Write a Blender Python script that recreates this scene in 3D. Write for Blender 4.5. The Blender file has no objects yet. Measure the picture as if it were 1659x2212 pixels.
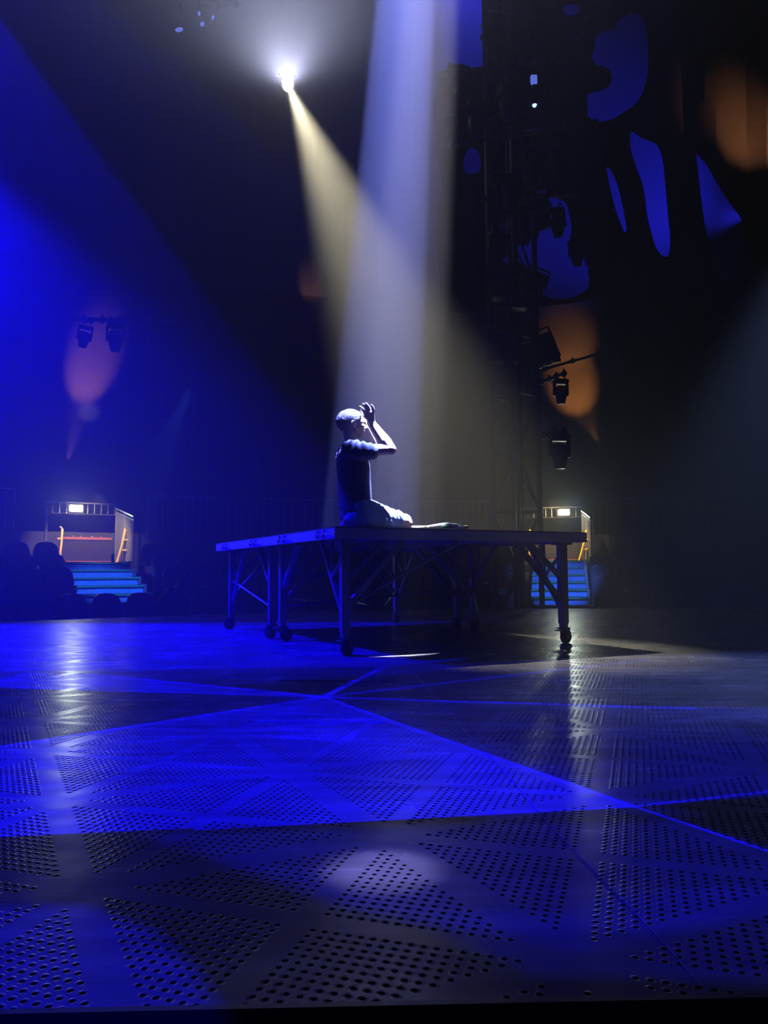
import bpy, bmesh, math, random
from mathutils import Vector, Matrix, noise
from mathutils.geometry import delaunay_2d_cdt
random.seed(7)
S = bpy.context.scene
COL = S.collection
PI = math.pi

# ------------------------------------------------------------------ camera
F, PITCH, ROLL, EYE = 1669.27, .0787, -.0058, .625
CX, CY = 829.5, 1106.0
R0 = Vector((1, 0, 0)); FW = Vector((0, math.cos(PITCH), math.sin(PITCH))); U0 = Vector((0, -math.sin(PITCH), math.cos(PITCH)))
CR = R0 * math.cos(ROLL) + U0 * math.sin(ROLL)
CU = U0 * math.cos(ROLL) - R0 * math.sin(ROLL)
CAM = Vector((0, 0, EYE))
cd = bpy.data.cameras.new('camera'); cam = bpy.data.objects.new('camera', cd); COL.objects.link(cam)
cd.sensor_fit = 'VERTICAL'; cd.sensor_height = 36; cd.lens = F / 2212 * 36; cd.clip_start = .02; cd.clip_end = 200
m = Matrix((CR, CU, -FW)).transposed().to_4x4(); m.translation = CAM
cam.matrix_world = m
S.camera = cam

def ray(px, py):
    return (FW * F + CR * (px - CX) - CU * (py - CY)).normalized()
def at_y(px, py, y):
    d = ray(px, py); return CAM + d * (y / d.y)
def at_z(px, py, z=0.0):
    d = ray(px, py); return CAM + d * ((z - EYE) / d.z)

# ------------------------------------------------------------------ materials
def mat(name, col, rough=.6, metal=0.0, spec=.5, bump=0, bscale=40, emit=None, estr=0, var=0, coat=0):
    m = bpy.data.materials.new(name); m.use_nodes = True; t = m.node_tree
    b = t.nodes['Principled BSDF']
    b.inputs['Base Color'].default_value = (*col, 1); b.inputs['Roughness'].default_value = rough
    b.inputs['Metallic'].default_value = metal; b.inputs['Specular IOR Level'].default_value = spec
    b.inputs['Coat Weight'].default_value = coat
    tc = t.nodes.new('ShaderNodeTexCoord'); n = t.nodes.new('ShaderNodeTexNoise'); n.inputs['Scale'].default_value = bscale
    n.inputs['Detail'].default_value = 3
    t.links.new(tc.outputs['Object'], n.inputs['Vector'])
    mx = t.nodes.new('ShaderNodeMix'); mx.data_type = 'RGBA'
    k = var if var else .12
    mx.inputs[6].default_value = (*[c * (1 - k) for c in col], 1); mx.inputs[7].default_value = (*[min(1, c * (1 + k)) for c in col], 1)
    t.links.new(n.outputs['Fac'], mx.inputs[0]); t.links.new(mx.outputs[2], b.inputs['Base Color'])
    if bump:
        bp = t.nodes.new('ShaderNodeBump'); bp.inputs['Strength'].default_value = bump; bp.inputs['Distance'].default_value = .01
        t.links.new(n.outputs['Fac'], bp.inputs['Height']); t.links.new(bp.outputs[0], b.inputs['Normal'])
    if emit:
        b.inputs['Emission Color'].default_value = (*emit, 1); b.inputs['Emission Strength'].default_value = estr
    return m

M = dict(
    steel=mat('dark_steel', (.10, .10, .11), .45, .6, bscale=60),
    black=mat('black_paint', (.02, .02, .022), .45, bscale=30),
    alu=mat('grey_aluminium', (.28, .28, .30), .4, .5, bscale=50),
    skirt=mat('platform_edge', (.52, .52, .55), .45, .3, bscale=25),
    ply=mat('platform_deck', (.12, .12, .125), .55, bscale=15, bump=.1),
    rubber=mat('rubber', (.025, .025, .025), .7),
    chrome=mat('bright_bolt', (.7, .7, .7), .2, .9),
    seat=mat('seat_plastic', (.028, .028, .05), .5, bscale=8),
    seatleg=mat('seat_leg', (.12, .12, .13), .4, .5),
    rubberfloor=mat('house_floor', (.02, .02, .025), .8),
    stagewall=mat('stage_side', (.015, .015, .015), .7),
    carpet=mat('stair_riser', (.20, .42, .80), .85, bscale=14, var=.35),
    nosing=mat('stair_nosing', (.04, .40, .16), .8, bscale=30, var=.3),
    orange=mat('orange_rail', (.9, .55, .07), .5, bscale=20),
    redbar=mat('red_bar', (.55, .13, .06), .5, bscale=20),
    glass_edge=mat('rail_metal', (.5, .52, .55), .35, .6),
    panel=mat('dark_panel', (.045, .035, .05), .7, bscale=5),
    warm_panel=mat('tan_panel', (.22, .16, .12), .7, bscale=5),
    barrier=mat('barrier_grey', (.08, .08, .09), .7, bscale=3, var=.3),
    shirt=mat('navy_shirt', (.018, .022, .055), .85, bump=.3, bscale=90),
    print=mat('white_print', (.8, .8, .8), .7),
    shorts=mat('denim_shorts', (.16, .26, .40), .85, bump=.5, bscale=70, var=.25),
    skin=mat('skin', (.66, .42, .28), .5, bscale=30, bump=.05),
    hair=mat('short_dark_hair', (.06, .055, .055), .6, bump=1, bscale=220, var=.7),
    white=mat('white_cloth', (.78, .80, .78), .6, bscale=30, var=.05),
    green=mat('green_cloth', (.10, .50, .28), .6, bscale=30),
    cream=mat('cream_cap', (.75, .70, .45), .45),
    canvas=mat('tent_canvas', (.07, .07, .08), .85, bscale=1.2, var=.12, bump=.05),
    curtain=mat('dark_curtain', (.055, .042, .032), .9, bscale=2, var=.25, bump=.1),
    silhouette=mat('black_silhouette', (.012, .012, .014), .95, bscale=3),
    pale_line=mat('pale_cord_glint', (.35, .35, .40), .6),
    fleck=mat('pale_fleck', (.8, .8, .75), .5),
    tan=mat('wheel_tan', (.3, .3, .2), .5),
)
M['flood'] = mat('flood_lens', (1, 1, 1), .3, emit=(.93, 1, .72), estr=60)
M['spotlens'] = mat('spot_lens', (1, 1, 1), .3, emit=(1, .97, .8), estr=60)
M['bluelens'] = mat('blue_lens', (.1, .1, .3), .2, emit=(.16, .26, 1), estr=6)
M['dimglow'] = mat('dim_blue_glow', (.1, .1, .3), .2, emit=(.16, .24, 1), estr=.75)
M['glass'] = mat('dark_glass', (.05, .05, .07), .08, .0, spec=.8)

# clear plastic side panels
def clear_mat():
    m = bpy.data.materials.new('clear_panel'); m.use_nodes = True; t = m.node_tree
    b = t.nodes['Principled BSDF']; b.inputs['Base Color'].default_value = (.5, .5, .6, 1); b.inputs['Roughness'].default_value = .3
    b.inputs['Alpha'].default_value = .35
    return m
M['clear'] = clear_mat()

def floor_mat():
    m = bpy.data.materials.new('perforated_stage_floor'); m.use_nodes = True; t = m.node_tree; N = t.nodes; L = t.links
    b = N['Principled BSDF']
    tc = N.new('ShaderNodeTexCoord')
    def mth(op, a, b_=None, c=None, clamp=False):
        n = N.new('ShaderNodeMath'); n.operation = op; n.use_clamp = clamp
        for i, v in enumerate((a, b_, c)):
            if v is None: continue
            if isinstance(v, (int, float)): n.inputs[i].default_value = v
            else: L.new(v, n.inputs[i])
        return n.outputs[0]
    def rot(deg):
        mp = N.new('ShaderNodeMapping'); mp.inputs['Rotation'].default_value = (0, 0, math.radians(deg)); L.new(tc.outputs['Object'], mp.inputs[0])
        s = N.new('ShaderNodeSeparateXYZ'); L.new(mp.outputs[0], s.inputs[0]); return s
    # square hole lattice turned 18 degrees; plain bands split it into triangles
    a18 = math.radians(18.1); P = .0225; Q = .474
    xyz = N.new('ShaderNodeSeparateXYZ'); L.new(tc.outputs['Object'], xyz.inputs[0])
    X = mth('SUBTRACT', xyz.outputs[0], -.0045); Y = mth('SUBTRACT', xyz.outputs[1], 1.903)
    u = mth('SUBTRACT', mth('MULTIPLY', X, math.cos(a18)), mth('MULTIPLY', Y, math.sin(a18)))
    v = mth('ADD', mth('MULTIPLY', X, math.sin(a18)), mth('MULTIPLY', Y, math.cos(a18)))
    gu, gv = mth('FLOOR', mth('DIVIDE', u, P)), mth('FLOOR', mth('DIVIDE', v, P))
    su, sv = mth('MULTIPLY', mth('ADD', gu, .5), P), mth('MULTIPLY', mth('ADD', gv, .5), P)
    cx, cy = mth('DIVIDE', mth('SUBTRACT', u, su), P), mth('DIVIDE', mth('SUBTRACT', v, sv), P)
    d = mth('SQRT', mth('ADD', mth('MULTIPLY', cx, cx), mth('MULTIPLY', cy, cy)))
    hole = mth('MULTIPLY', mth('SUBTRACT', .265, d), 14, clamp=True)
    rim = mth('SUBTRACT', 1, mth('MULTIPLY', mth('ABSOLUTE', mth('SUBTRACT', d, .32)), 9), clamp=True)
    def far(e, per, hw):      # 1 away from the plain band at multiples of per
        f = mth('ABSOLUTE', mth('SUBTRACT', mth('FRACT', mth('ADD', mth('DIVIDE', e, per), .5)), .5))
        return mth('GREATER_THAN', mth('MULTIPLY', f, per), hw)
    g = mth('MULTIPLY', far(su, Q, .030), far(sv, Q, .028))
    g = mth('MULTIPLY', g, mth('MULTIPLY', far(mth('ADD', su, sv), 2 * Q, .046), far(mth('SUBTRACT', su, sv), 2 * Q, .046)))
    hole = mth('MULTIPLY', hole, g); rim = mth('MULTIPLY', rim, g)
    n1 = N.new('ShaderNodeTexNoise'); n1.inputs['Scale'].default_value = 2.2; n1.inputs['Detail'].default_value = 6; L.new(tc.outputs['Object'], n1.inputs[0])
    mp = N.new('ShaderNodeMapping'); mp.inputs['Scale'].default_value = (.8, 9, 1); mp.inputs['Rotation'].default_value = (0, 0, .35); L.new(tc.outputs['Object'], mp.inputs[0])
    n2 = N.new('ShaderNodeTexNoise'); n2.inputs['Scale'].default_value = 1.6; n2.inputs['Detail'].default_value = 5; L.new(mp.outputs[0], n2.inputs[0])
    wear = mth('ADD', mth('MULTIPLY', n1.outputs[0], .6), mth('MULTIPLY', n2.outputs[0], .5))
    r = N.new('ShaderNodeValToRGB'); r.color_ramp.elements[0].position = .35; r.color_ramp.elements[0].color = (.10, .10, .11, 1)
    r.color_ramp.elements[1].position = .75; r.color_ramp.elements[1].color = (.28, .28, .30, 1)
    L.new(wear, r.inputs[0])
    mx = N.new('ShaderNodeMix'); mx.data_type = 'RGBA'; L.new(hole, mx.inputs[0]); L.new(r.outputs[0], mx.inputs[6]); mx.inputs[7].default_value = (.004, .004, .005, 1)
    L.new(mx.outputs[2], b.inputs['Base Color'])
    rr = mth('ADD', mth('ADD', .17, mth('MULTIPLY', wear, .16)), mth('MULTIPLY', hole, .5))
    L.new(rr, b.inputs['Roughness'])
    L.new(mth('MULTIPLY', .45, mth('SUBTRACT', 1, mth('MULTIPLY', hole, .95))), b.inputs['Specular IOR Level'])
    h = mth('SUBTRACT', mth('MULTIPLY', rim, .25), hole)
    bp = N.new('ShaderNodeBump'); bp.inputs['Strength'].default_value = .35; bp.inputs['Distance'].default_value = .004; L.new(h, bp.inputs['Height'])
    n3 = N.new('ShaderNodeTexNoise'); n3.inputs['Scale'].default_value = 3; L.new(tc.outputs['Object'], n3.inputs[0])
    bp2 = N.new('ShaderNodeBump'); bp2.inputs['Strength'].default_value = .35; bp2.inputs['Distance'].default_value = .02
    L.new(n3.outputs[0], bp2.inputs['Height']); L.new(bp.outputs[0], bp2.inputs['Normal']); L.new(bp2.outputs[0], b.inputs['Normal'])
    return m
M['floor'] = floor_mat()

# ------------------------------------------------------------------ mesh helpers
class MB:
    def __init__(self): self.bm = bmesh.new()
    def _add(self, verts, faces, mtx=None):
        vs = [self.bm.verts.new((mtx @ Vector(v)) if mtx else Vector(v)) for v in verts]
        for f in faces:
            try: self.bm.faces.new([vs[i] for i in f])
            except ValueError: pass
        return vs
    def box(self, c, s, mtx=None, bev=0):
        x, y, z = s[0] / 2, s[1] / 2, s[2] / 2
        tmp = bmesh.new(); bmesh.ops.create_cube(tmp, size=1)
        for v in tmp.verts: v.co = Vector((v.co.x * s[0] + c[0], v.co.y * s[1] + c[1], v.co.z * s[2] + c[2]))
        if bev: bmesh.ops.bevel(tmp, geom=tmp.edges[:], offset=bev, segments=2, affect='EDGES')
        self.merge(tmp, mtx); return self
    def merge(self, tmp, mtx=None):
        tmp.verts.ensure_lookup_table(); tmp.verts.index_update()
        self._add([v.co.copy() for v in tmp.verts], [[v.index for v in f.verts] for f in tmp.faces], mtx); tmp.free()
    def tube(self, a, b, r, r2=None, seg=10, mtx=None):
        a, b = Vector(a), Vector(b); r2 = r if r2 is None else r2
        d = (b - a).normalized(); q = d.to_track_quat('Z', 'Y').to_matrix()
        vs = []
        for p, rr in ((a, r), (b, r2)):
            for i in range(seg):
                t = 2 * PI * i / seg; vs.append(p + q @ Vector((math.cos(t) * rr, math.sin(t) * rr, 0)))
        fs = [[i, (i + 1) % seg, seg + (i + 1) % seg, seg + i] for i in range(seg)]
        fs += [list(range(seg))[::-1], list(range(seg, 2 * seg))]
        self._add(vs, fs, mtx); return self
    def bar(self, a, b, w, h=None, mtx=None):      # square section bar
        a, b = Vector(a), Vector(b); h = h or w
        d = (b - a).normalized(); up = Vector((0, 0, 1)) if abs(d.z) < .95 else Vector((1, 0, 0))
        s = d.cross(up).normalized(); u = s.cross(d)
        vs = []
        for p in (a, b):
            for i, j in ((-1, -1), (1, -1), (1, 1), (-1, 1)): vs.append(p + s * w / 2 * i + u * h / 2 * j)
        self._add(vs, [[0, 1, 2, 3][::-1], [4, 5, 6, 7], [0, 1, 5, 4], [1, 2, 6, 5], [2, 3, 7, 6], [3, 0, 4, 7]], mtx); return self
    def path(self, pts, rads, seg=10, sc=None, mtx=None):   # smooth tube through points
        pts = [Vector(p) for p in pts]; rings = []
        if isinstance(rads, (int, float)): rads = [rads] * len(pts)
        ref = None
        for i, p in enumerate(pts):
            d = (pts[min(i + 1, len(pts) - 1)] - pts[max(i - 1, 0)]).normalized()
            if ref is None: ref = d.orthogonal().normalized()
            ref = (ref - d * ref.dot(d)).normalized(); o = d.cross(ref)
            rings.append([p + (ref * math.cos(2 * PI * k / seg) + o * math.sin(2 * PI * k / seg)) * rads[i] for k in range(seg)])
        vs = [v for r in rings for v in r]; fs = []
        for i in range(len(rings) - 1):
            for k in range(seg): fs.append([i * seg + k, i * seg + (k + 1) % seg, (i + 1) * seg + (k + 1) % seg, (i + 1) * seg + k])
        fs += [list(range(seg))[::-1], list(range((len(rings) - 1) * seg, len(rings) * seg))]
        self._add(vs, fs, mtx); return self
    def capsule(self, a, b, ra, rb, n=8, seg=16, mtx=None):
        a, b = Vector(a), Vector(b); L = (b - a).length; d = (b - a) / max(L, 1e-6)
        q = d.to_track_quat('Z', 'Y').to_matrix(); prof = []
        for i in range(n + 1):
            t = PI / 2 * i / n; prof.append((-math.cos(t) * ra, math.sin(t) * ra))
        for i in range(n + 1):
            t = PI / 2 * i / n; prof.append((L + math.sin(t) * rb, math.cos(t) * rb))
        vs = [];
        for z, r in prof:
            r = max(r, 1e-4)
            for k in range(seg): vs.append(a + q @ Vector((math.cos(2 * PI * k / seg) * r, math.sin(2 * PI * k / seg) * r, z)))
        m_ = len(prof); fs = [[i * seg + k, i * seg + (k + 1) % seg, (i + 1) * seg + (k + 1) % seg, (i + 1) * seg + k] for i in range(m_ - 1) for k in range(seg)]
        fs += [list(range(seg))[::-1], list(range((m_ - 1) * seg, m_ * seg))]
        self._add(vs, fs, mtx); return self
    def ell(self, c, r, mtx=None, rot=None, seg=20):
        tmp = bmesh.new(); bmesh.ops.create_uvsphere(tmp, u_segments=seg, v_segments=seg // 2 + 4, radius=1)
        for v in tmp.verts:
            p = Vector((v.co.x * r[0], v.co.y * r[1], v.co.z * r[2]))
            if rot: p = rot @ p
            v.co = p + Vector(c)
        self.merge(tmp, mtx); return self
    def lathe(self, prof, c=(0, 0, 0), seg=20, mtx=None):   # prof: (r, z)
        vs = []; c = Vector(c)
        for r, z in prof:
            for k in range(seg): vs.append(c + Vector((math.cos(2 * PI * k / seg) * max(r, 1e-4), math.sin(2 * PI * k / seg) * max(r, 1e-4), z)))
        n = len(prof); fs = [[i * seg + k, i * seg + (k + 1) % seg, (i + 1) * seg + (k + 1) % seg, (i + 1) * seg + k] for i in range(n - 1) for k in range(seg)]
        fs += [list(range(seg))[::-1], list(range((n - 1) * seg, n * seg))]
        self._add(vs, fs, mtx); return self
    def prism(self, pts, z0, z1, mtx=None):
        n = len(pts); vs = [(x, y, z0) for x, y in pts] + [(x, y, z1) for x, y in pts]
        fs = [list(range(n))[::-1], list(range(n, 2 * n))] + [[i, (i + 1) % n, n + (i + 1) % n, n + i] for i in range(n)]
        self._add(vs, fs, mtx); return self
    def build(self, name, material, parent=None, smooth=False, local=None):
        bmesh.ops.recalc_face_normals(self.bm, faces=self.bm.faces[:])
        me = bpy.data.meshes.new(name); self.bm.to_mesh(me); self.bm.free()
        me.materials.append(material)
        if smooth:
            for p in me.polygons: p.use_smooth = True
            me.set_sharp_from_angle(angle=math.radians(smooth if smooth is not True else 45))
        o = bpy.data.objects.new(name, me); COL.objects.link(o)
        if parent: o.parent = parent
        if local is not None: o.matrix_local = local
        return o

def tag(o, label=None, cat=None, group=None, kind=None):
    if label: o['label'] = label
    if cat: o['category'] = cat
    if group: o['group'] = group
    if kind: o['kind'] = kind
    return o
def thing(name, label, cat, loc=(0, 0, 0), rz=0, group=None, rot=None):
    o = bpy.data.objects.new(name, None); COL.objects.link(o); o.location = loc
    o.rotation_euler = rot if rot else (0, 0, rz); o.empty_display_size = .1
    return tag(o, label, cat, group)
def copy_tree(o, parent=None):
    c = o.copy(); COL.objects.link(c); c.parent = parent
    for ch in o.children: copy_tree(ch, c)
    return c

# ------------------------------------------------------------------ setting
SC = Vector((2.5, 1.8)); SR = 11.5        # the round stage
def ring(r, deg):      # point on an arc round the stage centre, 0 deg = straight back, positive = right
    t = math.radians(deg); return Vector((SC.x + r * math.sin(t), SC.y + r * math.cos(t)))
pts = [tuple(ring(SR, a)) for a in range(-92, 93, 4)]
e0, e1 = at_z(0, 2196), at_z(1659, 2160)
dd = (e1 - e0).normalized(); eL = e0 - dd * 8; eR = e1 + dd * 9
pts = pts + [(eR.x, eR.y), (eL.x, eL.y)]
st = MB(); st.prism(pts, -.06, 0); tag(st.build('floor_stage', M['floor']), 'dark perforated metal stage floor', kind='structure')
st = MB(); st.prism([(SC.x + (x - SC.x) * .995, SC.y + (y - SC.y) * .995 + .01) for x, y in pts], -.62, -.061)
tag(st.build('trim_stage_side', M['stagewall']), 'black side below the stage floor', kind='structure')
tr = MB(); tr.bar(tuple(eL + Vector((0, -.006, -.01))), tuple(eR + Vector((0, -.006, -.01))), .012, .04)
tag(tr.build('trim_stage_edge', M['steel']), 'metal nosing along the near stage edge', kind='structure')
fl = MB(); fl.box((0, 8, -.67), (60, 60, .1)); tag(fl.build('floor_house', M['rubberfloor']), 'dark hall floor below the stage', kind='structure')

# tent wall: a curved curtain with soft folds below, canvas above
def wall(name, r, z0, z1, a0, a1, material, lean=0, fold=.02, nf=70, step=.35):
    bm = MB(); nz = 16; vs = []; na = int((a1 - a0) / step)
    for i in range(na + 1):
        a = a0 + (a1 - a0) * i / na
        f = fold * (math.sin(a * nf * .11) + .5 * math.sin(a * nf * .27 + 1))
        for j in range(nz + 1):
            t = j / nz; rr = r + f * (1 - .3 * t) - lean * t ** 1.4
            p = ring(rr, a); vs.append((p.x, p.y, z0 + (z1 - z0) * t))
    fs = [[i * (nz + 1) + j, (i + 1) * (nz + 1) + j, (i + 1) * (nz + 1) + j + 1, i * (nz + 1) + j + 1] for i in range(na) for j in range(nz)]
    bm._add(vs, fs); o = bm.build(name, material, smooth=True)
    return tag(o, kind='structure')
w1 = wall('wall_back', 20.5, -.6, 8.8, -75, 60, M['curtain']); w1['label'] = 'dark curtained hall wall behind the seats'
w2 = wall('wall_tent', 20.3, 8.55, 19, -60, 60, M['canvas'], lean=3, fold=.02); w2['label'] = 'blue lit tent canvas above the dark wall'

# seating tiers
NR = 6
R_ROW = [SR + .5 + .8 * k for k in range(NR)]
Z_ROW = [-.5, -.3] + [-.3 + .235 * k for k in range(1, NR - 1)]
RA, RH = Vector((3.22, 14.35)), 12.6        # foot and heading of the right aisle
def off_right_aisle(k, a):
    d = ring(R_ROW[k], a) - RA; t = math.radians(RH); return d.x * math.cos(t) - d.y * math.sin(t)
def edge(k, side, gap):
    a = -10.0 if side > 0 else 14.0
    while off_right_aisle(k, a) * side < gap: a += .05 * side
    return a
ROWW = ['front', 'second', 'third', 'fourth', 'fifth', 'sixth']
AL, AR = -31.3, 3.3        # aisle directions
for k in range(1, NR):
    t = MB(); r0, r1 = R_ROW[k] - .3, (R_ROW[k] + .5 if k < NR - 1 else 18.6)
    for a0, a1 in ((-62, AL - 2.9), (AL + 2.9, edge(k, -1, .66)), (edge(k, 1, .66), 42)):
        n = 10; P = [tuple(ring(r0, a0 + (a1 - a0) * i / n)) for i in range(n + 1)] + [tuple(ring(r1, a1 - (a1 - a0) * i / n)) for i in range(n + 1)]
        t.prism(P, -.62, Z_ROW[k])
    o = t.build('floor_tier', M['rubberfloor']); tag(o, f'dark tier under the {ROWW[k]} row of seats', kind='structure')
t = MB(); n = 30
P = [tuple(ring(17.0, -62 + 104 * i / n)) for i in range(n + 1)] + [tuple(ring(17.15, 42 - 104 * i / n)) for i in range(n + 1)]
t.prism(P, -.6, 1.52); tag(t.build('wall_barrier', M['barrier']), 'low grey barrier behind the last row of seats', kind='structure')

# ------------------------------------------------------------------ seats
def make_seat():
    r = thing('arena_seat', 'x', 'seat', group='arena seats')
    b = MB()
    prof = [(-.21, .40), (-.225, .55), (-.215, .68), (-.18, .78), (-.11, .825), (0, .84), (.11, .825), (.18, .78), (.215, .68), (.225, .55), (.21, .40)]
    n = len(prof)
    vs = []
    for dy in (0, .045):
        for x, z in prof:
            vs.append((x, .16 + dy + (z - .4) * .28 + abs(x) ** 2 * -1.1, z))
    fs = [list(range(n))[::-1], list(range(n, 2 * n))] + [[i, (i + 1) % n, n + (i + 1) % n, n + i] for i in range(n)]
    b._add(vs, fs); b.build('backrest', M['seat'], r, smooth=30)
    c = MB(); c.box((0, -.02, .42), (.43, .40, .07), bev=.025); c.build('seat', M['seat'], r, smooth=30)
    for s in (-1, 1):
        l = MB(); l.bar((s * .2, .1, 0), (s * .2, .0, .39), .035, .05); l.box((s * .2, .05, .012), (.05, .3, .024)); l.build('leg', M['seatleg'], r)
    h = MB(); h.box((0, .13, .47), (.05, .012, .03)); h.build('number_tag', M['fleck'], r)
    return r
NUM = ['first', 'second', 'third', 'fourth', 'fifth', 'sixth', 'seventh', 'eighth', 'ninth', 'tenth', 'eleventh', 'twelfth', 'thirteenth', 'fourteenth', 'fifteenth', 'sixteenth', 'seventeenth', 'eighteenth']
seat0 = make_seat(); used = [False]
def put_seat(k, a, label, group):
    s = seat0 if not used[0] else copy_tree(seat0); used[0] = True
    p = ring(R_ROW[k], a); s.location = (p.x, p.y, Z_ROW[k] if k else -.62 + .12)
    s.rotation_euler = (0, 0, -math.radians(a)); s['label'] = label; s['group'] = group
PIX = {}
def px_of(p):
    v = Vector(p) - CAM; d = v.dot(FW); return CX + F * v.dot(CR) / d, CY - F * v.dot(CU) / d
for k in range(NR):
    da = math.degrees(.5 / R_ROW[k])
    def vis(a):
        p = ring(R_ROW[k], a); x, y = px_of((p.x, p.y, .5)); return -25 < x < 1690
    if k == 0:
        a = AL - 10.5 * da + 1.2; i = 0; lst = []
        while a < 40:
            if vis(a) and not (AR - 8.0 < a < edge(0, 1, .95)): lst.append(a)
            a += da
        left = [x for x in lst if x < AR]; right = [x for x in lst if x > AR]
        for j, a in enumerate(left): put_seat(k, a, f'dark front row seat left of the right aisle, {NUM[j] if j < 18 else "last"} from the left end', 'arena seats of the front row, left of the right aisle')
        for j, a in enumerate(right): put_seat(k, a, f'dark front row seat right of the right aisle, {NUM[j]} from that aisle', 'arena seats right of the right aisle')
        if len(left) > 18: left = left[:18]
        continue
    ex = .9 if k in (4, 5) else 0
    aL = [AL - math.degrees(.95 / R_ROW[k]) - da * i - (.8 if k == 1 else 0) for i in range(20)]
    aM = []; a = AL + math.degrees(.98 / R_ROW[k])
    while a < edge(k, -1, .88):
        q = ring(R_ROW[k], a)
        if (q - Vector((2.38, 13.85))).length > 1.3: aM.append(a)
        a += da
    aR = [edge(k, 1, .86) + da * i for i in range(24)]
    if k < 5:
        for j, a in enumerate([a for a in aL if vis(a)]): put_seat(k, a, f'dark seat in the {ROWW[k]} row left of the left aisle, {NUM[j]} from the aisle', 'arena seats left of the left aisle')
        for j, a in enumerate([a for a in aM if vis(a)]): put_seat(k, a, f'dark seat in the {ROWW[k]} row behind the stage platforms, {NUM[j] if j < 18 else "last"} from the left aisle', 'arena seats between the two aisles')
    for j, a in enumerate([a for a in aR if vis(a)]): put_seat(k, a, f'dark seat in the {ROWW[k]} row right of the right aisle, {NUM[j] if j < 18 else "last"} from the aisle', 'arena seats right of the right aisle')

# ------------------------------------------------------------------ aisle stairs and tunnels
def aisle(p, ang, z0, nst, side, dr=.55, W=1.16):
    Mx = Matrix.Translation((p.x, p.y, 0)) @ Matrix.Rotation(-math.radians(ang), 4, 'Z')
    word = 'left' if side < 0 else 'right'
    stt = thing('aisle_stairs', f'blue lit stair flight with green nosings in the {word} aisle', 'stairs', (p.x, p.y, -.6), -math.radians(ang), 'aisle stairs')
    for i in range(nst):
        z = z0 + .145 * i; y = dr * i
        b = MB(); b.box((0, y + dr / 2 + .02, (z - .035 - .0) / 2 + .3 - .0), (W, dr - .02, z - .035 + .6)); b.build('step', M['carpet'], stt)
        b = MB(); b.box((0, y + .03, z - .0175 + .6), (W + .01, .07, .035)); b.build('nosing', M['nosing'], stt)
        b = MB(); b.box((W / 2 + .03, y + dr / 2, (z + .6 - .02) / 2 + .05), (.05, dr, z + .6 - .05), ); b.build('stringer', M['alu'], stt)
        b = MB(); b.box((0, y + dr / 2 + .06, z + .6 - .012), (W, dr - .08, .022)); b.build('tread', M['rubberfloor'], stt)
    return Mx, z0 + .145 * (nst - 1), dr * nst


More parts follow.
